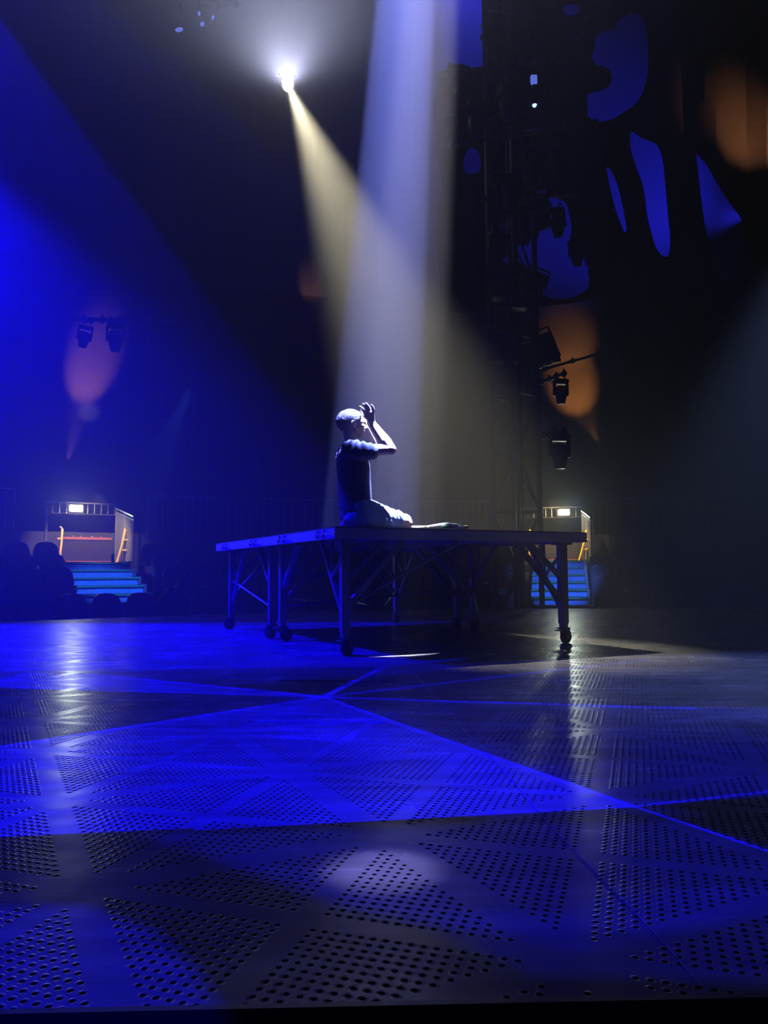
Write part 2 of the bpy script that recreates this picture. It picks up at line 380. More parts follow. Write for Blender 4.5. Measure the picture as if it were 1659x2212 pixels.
def tunnel(Mx, zt, y0, side):
    """the mouth of the entrance tunnel at the head of an aisle; local x across, y away, z up"""
    word = 'left' if side < 0 else 'right'
    loc = Mx @ Vector((0, y0, zt)); rz = Mx.to_euler().z
    g = lambda n, lab, cat, off=(0, 0, 0), grp=None: thing(n, lab, cat, Mx @ Vector((off[0], y0 + off[1], zt + off[2])), rz, grp)
    # ladder-like orange handrails
    for s, tilt in ((-1, .06), (1, .17)):
        x = -.64 if s < 0 else .46
        h = g('handrail', f'leaning orange handrail on the {"left" if s<0 else "right"} side of the {word} tunnel mouth', 'handrail', (x, -.05, 0), 'orange handrails')
        b = MB(); b.path([(0, 0, 0), (tilt * .6, .05, .35), (tilt, .1, .66), (tilt + .02 * s, .18, .70)], .026, 8); b.build('rail', M['orange'], h, smooth=True)
        if s > 0:
            for zz in (.26, .47):
                b = MB(); b.box((tilt * zz / .66 + .06, .04, zz), (.14, .035, .035)); b.build('bracket', M['orange'], h)
            b = MB(); b.path([(.10, .1, 0), (.13, .10, .35), (.15, .12, .62)], .012, 8); b.build('inner_rail', M['orange'], h, smooth=True)
        else:
            b = MB(); b.box((tilt * .5 - .03, .04, .47), (.07, .035, .035)); b.build('bracket', M['orange'], h)
    # crossbar and dark panel
    b = MB(); b.box((0, 0, .50), (1.02, .05, .045)); b.box((0, 0, .03), (1.02, .05, .02))
    h = g('crossbar', f'reddish bar across the {word} tunnel mouth above a dark panel', 'barrier', (-.08, .35, 0))
    b.build('bar', M['redbar'], h)
    b = MB(); b.box((0, .02, .24), (1.02, .02, .45)); b.build('infill_panel', M['panel'], h)
    b = MB()
    for x in (-.25, -.1, .12, .3): b.box((x, 0, .54), (.015, .015, .03))
    b.build('indicator_lights', M['fleck'], h)
    # side railing that slopes to the right
    h = g('side_railing', f'{"tall clear-sided" if side<0 else "pale upright"} railing with sloping top bar right of the {word} tunnel mouth', 'railing', (.62, -.3, 0), 'side railings')
    b = MB(); b.bar((-.06, .9, 1.16), (.10, -.0, .93), .045, .035); b.build('top_rail', M['glass_edge'], h)
    b = MB(); b.bar((-.06, .9, 1.09), (.10, -.0, .86), .02, .02); b.build('lower_rail', M['glass_edge'], h)
    for yy, xx, zz in ((.9, -.06, 1.14), (.45, .02, 1.03), (0, .10, .93)):
        b = MB(); b.bar((xx, yy, 0), (xx, yy, zz), .022); b.build('post', M['glass_edge'], h)
    b = MB(); b._add([(-.055, .88, .03), (.095, .02, .03), (.095, .02, .88), (-.055, .88, 1.1), (-.065, .88, .03), (.085, .02, .03), (.085, .02, .88), (-.065, .88, 1.1)],
        [[0, 1, 2, 3], [7, 6, 5, 4], [0, 4, 5, 1], [1, 5, 6, 2], [2, 6, 7, 3], [3, 7, 4, 0]]); b.build('side_panel', M['clear'], h)
    # left post
    h = g('side_post', f'slim upright post left of the {word} tunnel mouth', 'post', (-.86, .2, 0), 'side posts')
    b = MB(); b.bar((0, 0, 0), (0, 0, 1.10), .05); b.build('post', M['glass_edge'] if side > 0 else M['alu'], h)
    b = MB(); b.box((0, 0, .02), (.14, .14, .04)); b.build('foot', M['alu'], h)
    # baluster rail above
    h = g('bridge_railing', f'short baluster railing bridging the {word} tunnel mouth', 'railing', (-.1, .8, 0), 'bridge railings')
    b = MB(); b.bar((-.72, 0, 1.26), (.68, 0, 1.26), .03); b.build('top_rail', M['alu'], h)
    for i in range(11):
        b = MB(); b.bar((-.7 + .137 * i, 0, 1.04), (-.7 + .137 * i, 0, 1.26), .016); b.build('baluster', M['alu'], h)
    b = MB(); b.bar((-.74, .0, 1.03), (.70, .0, 1.03), .02); b.build('lower_rail', M['barrier'], h)
    # floodlight
    h = g('floodlight', f'glaring white floodlight on the railing over the {word} tunnel mouth', 'floodlight', (-.22 if side < 0 else .16, .72, 1.14), 'floodlights')
    b = MB(); b.box((0, .05, 0), (.32, .09, .19), bev=.015); b.build('housing', M['black'], h, smooth=30)
    b = MB(); b.box((0, -.002, 0), (.26, .03, .135), bev=.014); b.build('lens', M['flood'], h)
    b = MB(); b.bar((-.18, .05, 0), (-.18, .1, .12), .02); b.bar((.18, .05, 0), (.18, .1, .12), .02); b.bar((-.18, .1, .12), (.18, .1, .12), .02); b.build('bracket', M['steel'], h)
    return Mx @ Vector((-.22 if side < 0 else .16, y0 + .6, zt + 1.14))
MxL, ztL, yl = aisle(ring(13.5, AL), AL, .14, 6, -1, .42)
fpL = tunnel(MxL, ztL, yl + .05, -1)
MxR, ztR, yr = aisle(RA, RH, .0, 7, 1, .42, 1.06)
fpR = tunnel(MxR, ztR, yr + .05, 1)

# long railing with balusters on the barrier
def long_rail(a0, a1, label, r=16.9, z0=1.5, z1=2.35):
    h = thing('barrier_railing', label, 'railing', (0, 0, 0), group='railings on the barrier')
    b = MB(); n = 24; b.path([(*ring(r, a0 + (a1 - a0) * i / n), z1) for i in range(n + 1)], .02, 6); b.build('top_rail', M['alu'], h)
    k = int((a1 - a0) * math.radians(1) * r / .16); cnt = 0
    a = a0; i = 0
    step = (a1 - a0) / k
    while i <= k and i < 98:
        p = ring(r, a0 + step * i); b = MB(); b.bar((p.x, p.y, z0), (p.x, p.y, z1), .014); b.build('baluster', M['alu'], h); i += 1
long_rail(-55, -36, 'faint grey baluster railing on the barrier left of the left tunnel')
long_rail(-27, 1, 'faint grey baluster railing on the barrier behind the kneeling person')
long_rail(8, 26, 'faint grey baluster railing on the barrier right of the right tunnel')

# ------------------------------------------------------------------ the two rolling stage platforms
TH = .4599; DA = Vector((-math.sin(TH), math.cos(TH), 0)); DB = Vector((math.cos(TH), math.sin(TH), 0))
P0 = Vector((-.3666, 5.7326, 0)); H = .9721; T = .088; WA = 3.5368 / 2; LB = 2.3995
def platform(origin, first):
    pos = 'nearer' if first else 'farther'
    r = thing('stage_platform', f'{pos} of the two rolling stage platforms, ' + ('under the kneeling person' if first else 'its blue edge reaching furthest left'), 'stage platform', origin, TH, 'rolling stage platforms')
    # local x along DB, local y along DA
    f = MB(); w = .05
    f.box((LB / 2, w / 2 + .001, H - T / 2 - .006), (LB, w, T - .012)); f.box((LB / 2, WA - w / 2 - .001, H - T / 2 - .006), (LB, w, T - .012))
    f.box((w / 2, WA / 2, H - T / 2 - .006), (w, WA - 2 * w, T - .012)); f.box((LB - w / 2, WA / 2, H - T / 2 - .006), (w, WA - 2 * w, T - .012))
    for i in range(1, 4): f.box((LB * i / 4, WA / 2, H - T / 2), (.04, WA - 2 * w, T - .03))
    f.build('edge_frame', M['skirt'], r)
    d = MB(); d.box((LB / 2, WA / 2, H - .006), (LB - .004, WA - .004, .012)); d.build('deck_top', M['ply'], r)
    # bolts on the left edge in pairs
    for yy in (.22, WA - .62) if first else (.25, WA - .45):
        for dy in (0, .13):
            b = MB(); b.tube((-.001, yy + dy, H - .062), (-.018, yy + dy, H - .062), .014, seg=10); b.tube((-.001, yy + dy, H - .025), (-.006, yy + dy, H - .025), .012, seg=10)
            b.build('edge_bolt', M['chrome'], r, smooth=30)
    # legs
    a = .16; bx = .15
    for iy, y in enumerate((a, WA - a)):
        for ix, x in enumerate((bx, LB - bx)):
            sx = 1 if ix == 0 else -1; sy = 1 if iy == 0 else -1
            l = MB(); l.box((x, y, .5 * (H - T + .17)), (.07, .07, H - T - .17), bev=.004)
            l.box((x, y, .165), (.055, .055, .09)); l.box((x, y, H - T - .01), (.13, .13, .02))
            lg = l.build('leg', M['alu'], r)
            # braces
            zb = H - T
            br = MB()
            outer = (iy == 0) == first
            if outer:
                br.bar((x, y + sy * .03, .30), (x, y + sy * .48, zb), .032)
                br.bar((x, y + sy * .25, .585), (x, y + sy * .04, .76), .024)
                br.bar((x, y + sy * .25, .585), (x, y + sy * .26, zb), .02)
            else:
                br.bar((x, y + sy * .03, .50), (x, y + sy * .42, zb), .04)
                br.bar((x, y + sy * .06, .52), (x, y + sy * .17, zb), .022)
            br.bar((x + sx * .03, y, .38), (x + sx * .50, y, zb), .04)
            br.bar((x + sx * .03, y, .58), (x + sx * .36, y, zb), .035)
            br.build('leg_brace', M['alu'], r)
            # caster
            cz = random.uniform(-.8, .8)
            cm = Matrix.Translation((x, y, 0)) @ Matrix.Rotation(cz + (.5 if first else 2.2), 4, 'Z')
            c = MB(); c.box((0, 0, .13), (.09, .08, .014), mtx=cm); c.box((.02, .032, .09), (.05, .006, .08), mtx=cm); c.box((.02, -.032, .09), (.05, .006, .08), mtx=cm)
            cs = c.build('caster', M['steel'], r)
            c = MB(); c.tube((.03, -.022, .058), (.03, .022, .058), .058, seg=20, mtx=cm); c.tube((.03, -.026, .058), (.03, .026, .058), .02, seg=12, mtx=cm); c.build('wheel', M['rubber'], cs, smooth=30)
            c = MB(); c.box((-.065, 0, .115), (.07, .05, .01), mtx=cm); c.build('brake_tab', M['tan'], cs)
    # tie rods
    t = MB()
    t.tube((bx, a, .42), (bx + .9, WA - a, .30), .011, seg=8); t.tube((LB - bx, WA - a, .42), (LB - bx - .9, a, .28), .011, seg=8)
    t.tube((bx, a + .02, .3) if not first else (bx + .02, WA - a, .32), (bx, WA - a, .55) if not first else (LB - bx, WA - a, .46), .011, seg=8)
    t.tube((bx, a, .36), (LB / 2, a, H - T), .013, seg=8)
    t.build('tie_rod', M['alu'], r)
    return r
platform(P0 + DA * WA, False)
platform(P0, True)

# ------------------------------------------------------------------ person
PF = Vector((.985, .17, 0)).normalized(); PL = Vector((-PF.y, PF.x, 0))     # facing, and the person's left (away from the camera)
PO = P0 + DB * .42 + DA * .34 + Vector((0, 0, H))
def W(px, py, v=0.0):
    o = PO + PL * v; d = ray(px, py); t = (o - CAM).dot(PL) / d.dot(PL); return CAM + d * t
def Wz(px, z, v=0.0):       # by picture column, but at height z over the deck
    lo, hi = 600., 1400.
    for _ in range(30):
        mi = (lo + hi) / 2
        if W(px, mi, v).z > H + z: lo = mi
        else: hi = mi
    return W(px, (lo + hi) / 2, v)
def remesh(mb, name, material, vox, smooth_it=4, parent=None, fac=.5, disp=None):
    bmesh.ops.recalc_face_normals(mb.bm, faces=mb.bm.faces[:])
    me = bpy.data.meshes.new('tmp'); mb.bm.to_mesh(me); mb.bm.free()
    o = bpy.data.objects.new('tmp', me); COL.objects.link(o)
    r = o.modifiers.new('r', 'REMESH'); r.mode = 'VOXEL'; r.voxel_size = vox
    if smooth_it:
        s = o.modifiers.new('s', 'SMOOTH'); s.iterations = smooth_it; s.factor = fac
    dg = bpy.context.evaluated_depsgraph_get(); nm = bpy.data.meshes.new_from_object(o.evaluated_get(dg))
    bpy.data.objects.remove(o)
    nm.name = name; nm.materials.clear(); nm.materials.append(material)
    if disp:
        nm.update()
        ns = [v.normal.copy() for v in nm.vertices]
        for v, n in zip(nm.vertices, ns): v.co = v.co + n * disp(v.co)
        nm.update()
    for p in nm.polygons: p.use_smooth = True
    ob = bpy.data.objects.new(name, nm); COL.objects.link(ob)
    if parent: ob.parent = parent; ob.matrix_parent_inverse = parent.matrix_world.inverted()
    return ob

person = thing('person', 'person in dark T-shirt and denim shorts kneeling on the platform, hands raised to forehead', 'person', PO)
bpy.context.view_layer.update()
hc = W(759.5, 917, 0.0)
hx, hy = (PF * .995 + PL * .10).normalized(), None
hz = (Vector((0, 0, 1)) - PF * .06).normalized(); hx = (hx - hz * hx.dot(hz)).normalized(); hy = hz.cross(hx)
HM = Matrix((hx, hy, hz)).transposed().to_4x4(); HM.translation = hc
HM = HM @ Matrix.Scale(1.08, 4, (1, 0, 0))
body = MB()
# head
body.ell((-.008, 0, .028), (.104, .078, .094), mtx=HM, seg=28)
body.ell((.030, 0, .012), (.070, .066, .078), mtx=HM)
body.ell((.040, 0, -.045), (.054, .054, .058), mtx=HM)
body.capsule((.066, 0, -.088), (.075, 0, -.094), .024, .019, mtx=HM)
body.capsule((.020, .045, -.055), (.062, .02, -.090), .022, .018, mtx=HM); body.capsule((.020, -.045, -.055), (.062, -.02, -.090), .022, .018, mtx=HM)
body.capsule((.083, .025, .010), (.083, -.025, .010), .015, .015, mtx=HM)       # brow
body.capsule((.088, 0, .002), (.110, 0, -.030), .010, .0125, mtx=HM)               # nose
body.ell((.098, .012, -.036), (.010, .007, .007), mtx=HM); body.ell((.098, -.012, -.036), (.010, .007, .007), mtx=HM)
body.capsule((.086, .015, -.058), (.086, -.015, -.058), .0095, .0095, mtx=HM)     # lips
body.capsule((.084, .013, -.069), (.084, -.013, -.069), .0095, .0095, mtx=HM)
body.ell((.066, .034, -.020), (.024, .022, .022), mtx=HM); body.ell((.066, -.034, -.020), (.024, .022, .022), mtx=HM)
for s in (-1, 1):
    er = Matrix.Rotation(-.15, 3, 'Y')
    body.ell((-.002, s * .078, -.012), (.019, .008, .031), mtx=HM, rot=er)
    body.capsule((-.012, s * .086, .010), (-.016, s * .088, -.012), .006, .005, mtx=HM); body.capsule((-.002, s * .084, -.038), (.006, s * .082, -.030), .007, .005, mtx=HM)
    body.capsule((-.004, s * .087, .018), (.010, s * .083, .010), .005, .005, mtx=HM)
# neck + torso
nk = HM @ Vector((-.020, 0, -.045)); nb = W(760, 962, 0)
body.capsule(nk, nb, .054, .060)
ch = W(762, 992, 0); pv = Wz(762, .20, 0)
body.capsule(W(761, 986, -.10), W(761, 986, .10), .078, .078); body.capsule(W(766, 1000, 0), Wz(769, .20, 0), .095, .095)
body.capsule(W(760, 972, 0), W(761, 979, -.12), .05, .05); body.capsule(W(760, 972, 0), W(761, 979, .12), .05, .05)
# right arm (near side)
shr, elr, wrr = W(765, 974, -.168), W(844, 971, -.215), W(806, 917, -.12)
body.capsule(shr, (shr + elr) / 2, .058, .050); body.capsule((shr + elr) / 2, elr, .050, .040)
fm = elr + (wrr - elr) * .3
body.capsule(elr, fm, .044, .050); body.capsule(fm, wrr, .050, .029)
body.ell(elr + Vector((.004, 0, -.004)), (.036, .036, .036))
def hand(wr, bases, tips, vs_b, vs_t, thumb, bend=.012, rad=.0102):
    B = [W(x, y, v) for (x, y), v in zip(bases, vs_b)]; Tt = [W(x, y, v) for (x, y), v in zip(tips, vs_t)]
    for b_ in B: body.capsule(wr, b_, .019, .0125)
    for i in range(3): body.capsule(B[i], B[i + 1], .0125, .0125)
    for i, (b_, t_) in enumerate(zip(B, Tt)):
        k1 = b_ + (t_ - b_) * .45 + PF * bend; k2 = b_ + (t_ - b_) * .76 + PF * bend * .8
        body.capsule(b_, k1, rad * 1.08, rad * 1.03, n=5, seg=12); body.capsule(k1, k2, rad * 1.03, rad * .95, n=5, seg=12); body.capsule(k2, t_ - (t_ - k2).normalized() * rad * .5, rad * .95, rad * .8, n=5, seg=12)
    a_, b_, c_ = [W(*q) for q in thumb]
    body.capsule(wr, a_, .018, .014); body.capsule(a_, b_, .0125, .0105); body.capsule(b_, c_, .0105, .009)
hand(wrr, [(789, 897), (793.5, 893), (799.5, 891), (806, 893)], [(777, 877.5), (783.5, 871.5), (789.8, 870.5), (801.5, 874)], [-.105, -.115, -.125, -.135], [-.085, -.105, -.125, -.15], [(798, 908, -.095), (791, 902, -.075), (785, 898, -.065)])
# left arm (far side)
shl, ell_, wrl = W(768, 968, .185), W(808, 971, .29), W(788, 921, .11)
body.capsule(shl, (shl + ell_) / 2, .056, .048); body.capsule((shl + ell_) / 2, ell_, .048, .038)
fm = ell_ + (wrl - ell_) * .3
body.capsule(ell_, fm, .038, .043); body.capsule(fm, wrl, .043, .025)
hand(wrl, [(784, 904), (786, 901), (788, 899), (789, 899)], [(779, 888), (780.5, 884), (782, 883), (783, 886)], [.06, .082, .104, .124], [.045, .07, .098, .125], [(787, 912, .07), (784, 908, .05), (781, 905, .045)], bend=.006)
# legs
for s in (-1, 1):
    hip = Wz(768, .175, s * .085); kn = Wz(874 if s < 0 else 872, .062, s * .135); an = Wz(768, .052, s * .12)
    body.capsule(hip, kn, .076, .056); body.ell(kn, (.058, .055, .060)); body.ell(kn + Vector((.01, 0, -.015)), (.055, .05, .045))
    cf = kn + (an - kn) * .5; body.capsule(kn, cf, .050, .055); body.capsule(cf, an, .055, .036)
    heel = Wz(752, .085, s * .115); body.capsule(an, heel, .034, .030)
    ball = Wz(741, .030, s * .10)
    body.capsule(an, ball, .032, .026); body.capsule(heel, ball, .030, .024)
    for q in range(5):
        tb = ball + PL * (-.032 + .016 * q) ; tt = tb + PF * (.030 - .003 * abs(q - 1)) + Vector((0, 0, -.018)); body.capsule(tb, tt, .0115, .0095, n=4, seg=10)
remesh(body, 'body', M['skin'], .0042, 3, person, .45)
# hair cap
hr = bmesh.new(); bmesh.ops.create_uvsphere(hr, u_segments=120, v_segments=80, radius=1)
kill = []
for v in hr.verts:
    p = Vector((v.co.x * .1095 - .0085, v.co.y * .0835, v.co.z * .0995 + .028))
    line = -.006 if p.x > -.012 else -.012 - (-.012 - p.x) * 1.5
    if p.x > .02: line = -.010 + (p.x - .02) * 1.35
    if p.x > .052: line = max(line, .066 - (.08 - min(p.x, .08)) * .5)
    v.co = p * 1.0
    if p.z < line: kill.append(v)
bmesh.ops.delete(hr, geom=kill, context='VERTS')
inner = {}
for v in hr.verts:
    n_ = noise.noise(v.co * 130) * .0022 + noise.noise(v.co * 60) * .002; d_ = (v.co - Vector((-.008, 0, .028))).normalized(); v.co += d_ * n_
ret = bmesh.ops.solidify(hr, geom=hr.faces[:], thickness=.012)
mbh = MB(); mbh.merge(hr, HM)
ho = mbh.build('hair', M['hair'], person, smooth=60); ho.matrix_parent_inverse = person.matrix_world.inverted()
# eye
for s in (-1, 1):
    e = MB(); e.ell((.083, s * .028, -.006), (.010, .011, .008), mtx=HM); eo = e.build('eye', M['white'], person, smooth=True); eo.matrix_parent_inverse = person.matrix_world.inverted()
    e = MB(); e.capsule((.088, s * .018, .016), (.080, s * .042, .015), .005, .004, mtx=HM); eo = e.build('eyebrow', M['hair'], person, smooth=True); eo.matrix_parent_inverse = person.matrix_world.inverted()

# T-shirt
sh = MB()
def ringloft(rows, seg=32):
    vs = []
    for px, py, hd, hw, z in rows:
        c = W(px, py, 0) if z is None else Wz(px, z, 0)
        for k in range(seg):
            t = 2 * PI * k / seg; cx_, cy_ = math.cos(t), math.sin(t)
            e_ = .85
            vs.append(c + PF * (hd * math.copysign(abs(cx_) ** e_, cx_)) + PL * (hw * math.copysign(abs(cy_) ** e_, cy_)))
    n = len(rows); fs = [[i * seg + k, i * seg + (k + 1) % seg, (i + 1) * seg + (k + 1) % seg, (i + 1) * seg + k] for i in range(n - 1) for k in range(seg)]
    fs += [list(range(seg))[::-1], list(range((n - 1) * seg, n * seg))]
    sh._add(vs, fs)
ringloft([(757, 953, .066, .082, None), (757, 961, .088, .135, None), (757, 972, .112, .185, None), (760, 988, .128, .195, None), (763, 1010, .134, .185, None), (765, 1040, .133, .175, None), (767, 1070, .132, .175, None), (768, 1092, .132, .18, None), (771, 0, .140, .19, .15), (770, 0, .128, .185, .09), (769, 0, .10, .16, .06)])
sh.capsule(W(757, 972, -.16), W(790, 974, -.200), .078, .078); sh.capsule(W(782, 974, -.20), W(800, 975, -.206), .076, .066)
sh.capsule(W(757, 972, .16), W(785, 974, .215), .078, .072)
sh.capsule(W(803, 1086, -.07), W(800, 1092, -.15), .02, .02)
def folds(co):
    l = co - PO; u, v, z = l.dot(PF), l.dot(PL), l.z
    a = noise.noise(Vector((u * 9, v * 9, z * 5))) * .010
    b = math.sin((z * 1.0 - u * 1.6) * 55 + noise.noise(co * 7) * 5) * .006 * max(0, min(1, (z - .50) * 8))
    c = math.sin((z + u * .7) * 60 + noise.noise(co * 6 + Vector((3, 1, 2))) * 5) * .006 * max(0, min(1, (.22 - z) * 9))
    return a + b + c - .001
remesh(sh, 't_shirt', M['shirt'], .006, 3, person, .5, folds)
# print on the back of the shirt
pr = MB(); c0 = W(724.5, 979, 0) + PF * .022; 
for dv in (-.05, 0.0, .05):
    pr.box((0, dv, 0), (.012, .03, .075), mtx=Matrix.Translation(c0) @ Matrix((PF, PL, Vector((0, 0, 1)))).transposed().to_4x4() @ Matrix.Rotation(.28, 4, 'Y'))
o = pr.build('shirt_print', M['print'], person); o.matrix_parent_inverse = person.matrix_world.inverted()
# shorts
so = MB()
for s in (-1, 1):
    hip = Wz(780, .150, s * .095); k2 = Wz(853, .082, s * .13)
    so.capsule(hip, k2, .112, .068); so.capsule(Wz(850, .080, s * .13), Wz(858, .078, s * .133), .074, .072)
so.ell(Wz(772, .13, 0), (.13, .18, .10))
for s in (-1, 1): so.capsule(Wz(770, .085, s * .12), Wz(848, .060, s * .135), .086, .064)
so.capsule(Wz(806, .155, -.08), Wz(800, .17, .08), .065, .065)
def sfold(co):
    l = co - PO; u, v, z = l.dot(PF), l.dot(PL), l.z
    return math.sin(u * 150 + z * 60 + noise.noise(co * 11) * 6) * .003 + noise.noise(co * 30) * .002
remesh(so, 'shorts', M['shorts'], .006, 2, person, .5, sfold)

# furled prop lying in front of the knees
um = thing('furled_umbrella', 'slim furled white and green umbrella lying on the platform in front of the knees', 'umbrella', PO)
bpy.context.view_layer.update()
def up(px, z, v=-.10): return Wz(px, z, v)
def keep(o): o.matrix_parent_inverse = um.matrix_world.inverted(); return o
b = MB(); b.path([up(862, .014), up(890, .020), up(925, .022)], [.009, .008, .009], 10); keep(b.build('shaft', M['white'], um, smooth=True))
b = MB(); b.path([up(858, .013, -.15), up(880, .012, -.15), up(925, .014, -.14)], [.006, .006, .006], 10); keep(b.build('cord', M['white'], um, smooth=True))
b = MB(); b.capsule(up(856, .022, -.12), up(872, .012, -.14), .020, .012); keep(b.build('grip', M['white'], um, smooth=True))
b = MB(); b.box((0, 0, 0), (.022, .05, .022), mtx=Matrix.Translation(up(919, .012, -.13)), bev=.004); keep(b.build('collar', M['cream'], um))
b = MB(); b.path([up(922, .020), up(935, .024), up(950, .030), up(965, .032), up(980, .028), up(995, .022)], [.010, .015, .020, .024, .022, .015], 14); keep(b.build('canopy', M['white'], um, smooth=True))
b = MB(); b.path([up(952, .022, -.118), up(962, .024, -.121), up(975, .022, -.118)], [.006, .014, .006], 10); keep(b.build('green_band', M['green'], um, smooth=True))
b = MB(); b.path([up(975, .040, -.08), up(988, .042, -.08), up(1002, .034, -.08)], [.008, .013, .008], 10); keep(b.build('green_fold', M['green'], um, smooth=True))
for x, v, z in ((996, -.12, .013), (1007, -.09, .020)):
    b = MB(); b.capsule(up(x - 4, z, v), up(x + 3, z, v), .013, .014); keep(b.build('end_cap', M['cream'], um, smooth=True))

# ------------------------------------------------------------------ truss tower
TC = at_y(1118, 1236, 13.85); TC.z = -.6
tw = thing('truss_tower', 'tall dark lattice mast behind the right end of the platforms', 'truss', TC)
rT = .42; legs = []
for k in range(4):
    a = math.radians(90 * k - 4); legs.append(Vector((rT * math.cos(a), rT * math.sin(a), 0)))
ZT = 13.5
for p in legs:
    b = MB(); b.tube(p, p + Vector((0, 0, ZT)), .05 if abs(p.x) > .3 else .042, seg=12); b.build('mast_leg', M['steel'], tw, smooth=30)
z = .2; q = 0
while z < ZT - 2.1:
    b = MB()
    for k in range(4):
        p, n_ = legs[k], legs[(k + 1) % 4]
        outer = abs(p.x) > .3
        a_, c_ = (p, n_) if outer else (n_, p)
        b.tube(a_ + Vector((0, 0, z)), c_ + Vector((0, 0, z + 1.05)), .021, seg=8); b.tube(c_ + Vector((0, 0, z + 1.05)), a_ + Vector((0, 0, z + 2.1)), .021, seg=8)
        b.tube(p + Vector((0, 0, z + 1.05)), n_ + Vector((0, 0, z + 1.05)), .014, seg=8)
        b.tube(p + Vector((0, 0, z + 2.1)), n_ + Vector((0, 0, z + 2.1)), .014, seg=8)
    b.build('lattice_brace', M['steel'], tw); z += 2.1
b = MB()
for k in range(4): b.bar(legs[k] * 1.0 + Vector((0, 0, .5)), legs[k] * 1.9 + Vector((0, 0, .02)), .06)
b.box((0, 0, .04), (1.1, 1.1, .08)); b.build('base_frame', M['steel'], tw)
# cable bundle inside the mast
b = MB(); b.path([(.05, -.1, .2), (.08, -.05, 4), (.03, -.1, 8), (.1, 0, 12)], .06, 8)
tc_ = b.build('cable_bundle', M['black']); tc_.location = TC; tag(tc_, 'dark cable bundle running up inside the lattice mast', 'cable')

# moving heads
def make_head():
    r = thing('moving_head', 'x', 'stage light', group='moving head lights')
    b = MB(); b.box((0, 0, -.045), (.34, .24, .09), bev=.02); b.build('base', M['black'], r, smooth=30)
    b = MB()
    for s in (-1, 1): b.box((s * .165, 0, -.24), (.045, .11, .32), bev=.015)
    b.box((0, 0, -.10), (.33, .12, .035), bev=.01); b.build('yoke', M['black'], r, smooth=30)
    h = MB(); h.lathe([(.075, .04), (.11, .02), (.135, -.03), (.135, -.20), (.12, -.24), (.12, -.29), (.10, -.33), (.10, -.38), (.085, -.39)], (0, 0, -.20), 22)
    h.build('lamp_head', M['black'], r, smooth=30)
    h = MB(); h.lathe([(.078, 0), (.078, -.012)], (0, 0, -.585), 20); h.build('lens', M['glass'], r, smooth=30)
    h = MB(); h.tube((-.1, 0, 0), (-.1, 0, .09), .014, seg=8); h.tube((.1, 0, 0), (.1, 0, .09), .014, seg=8); h.tube((-.1, -.02, .1), (-.1, .02, .1), .035, seg=12); h.tube((.1, -.02, .1), (.1, .02, .1), .035, seg=12)
    h.build('clamp', M['steel'], r, smooth=30)
    h = MB(); h.box((.0, -.122, -.26), (.05, .01, .03)); h.build('badge', M['fleck'], r)
    return r
mh0 = make_head(); mh_used = [0]
def head(loc, label, rot=(0, 0, 0), sc=1.0, group='moving head lights'):
    o = mh0 if not mh_used[0] else copy_tree(mh0); mh_used[0] = 1
    o.location = loc; o.rotation_euler = rot; o.scale = (sc,) * 3; o['label'] = label; o['group'] = group; return o
def arm(p, q, label, r=.03, name='lighting_arm', cat='lighting arm', stubs=4):
    p, q = Vector(p), Vector(q); o = thing(name, label, cat, p)
    b = MB(); b.tube((0, 0, 0), q - p, r, seg=10); b.build('pipe', M['steel'], o, smooth=30)
    for i in range(stubs):
        t = .1 + .85 * i / max(1, stubs - 1); c = (q - p) * t; b = MB(); d = (q - p).normalized()
        b.tube(c - d * .03, c + d * .03, r * 1.6, seg=10); b.box((c.x, c.y, c.z + r * 1.8), (.03, .03, .05)); b.build('pipe_clamp', M['black'], o)
    return o
YT = 13.85
arm(at_y(1166, 827, YT - .1), at_y(1221, 806, YT - .9), 'short dark arm holding the upper lamp beside the mast')
head(at_y(1211, 820, YT - .75), 'dark moving head lamp hanging in front of the orange glow', (0, .0, .25), .72)
arm(at_y(1168, 945, YT - .1), at_y(1221, 931, YT - 1.0), 'short dark arm holding the lower lamp beside the mast')
head(at_y(1208, 939, YT - .9), 'larger dark moving head lamp with a white glint, below the orange glow', (0, .0, .15), .98)
arm(at_y(1163, 801, YT), at_y(1301, 762, YT + .6), 'long thin dark pipe reaching right across the orange glow', .026, stubs=3)
arm(at_y(1163, 792, YT - .2), at_y(1208, 776, YT - .5), 'short dark pipe just above the long pipe on the mast', .03, stubs=3)

# flat flood boxes on the mast
def flood_box(c, size, rot, label):
    o = thing('panel_light', label, 'stage light', c, rot=rot, group='panel lights on the mast')
    b = MB(); b.box((0, 0, 0), size, bev=.02); b.build('housing', M['black'], o, smooth=30)
    b = MB()
    for i in range(5): b.box((0, size[1] / 2 + .015, -size[2] * .4 + size[2] * .2 * i), (size[0] * .85, .03, .012))
    b.build('cooling_fins', M['black'], o)
    b = MB(); b.box((0, -size[1] / 2 - .006, 0), (size[0] * .86, .012, size[2] * .86)); b.build('lens', M['glass'], o)
    b = MB(); b.bar((-size[0] / 2 - .03, 0, 0), (-size[0] / 2 - .03, 0, size[2] * .7), .03); b.bar((size[0] / 2 + .03, 0, 0), (size[0] / 2 + .03, 0, size[2] * .7), .03); b.bar((-size[0] / 2 - .03, 0, size[2] * .7), (size[0] / 2 + .03, 0, size[2] * .7), .03); b.build('bracket', M['steel'], o)
flood_box(at_y(1180, 752, YT - .1), (.34, .2, .5), (0, -.42, .2), 'dark tilted panel lamp on the right of the mast above the orange glow')
flood_box(at_y(1155, 618, YT - .3), (.32, .2, .48), (0, .35, .1), 'dark panel lamp on the mast below the blue patch, tilted right')
flood_box(at_y(1085, 752, YT - .72), (.56, .3, .52), (0, .08, -.1), 'wide dark panel lamp on the left face of the mast')
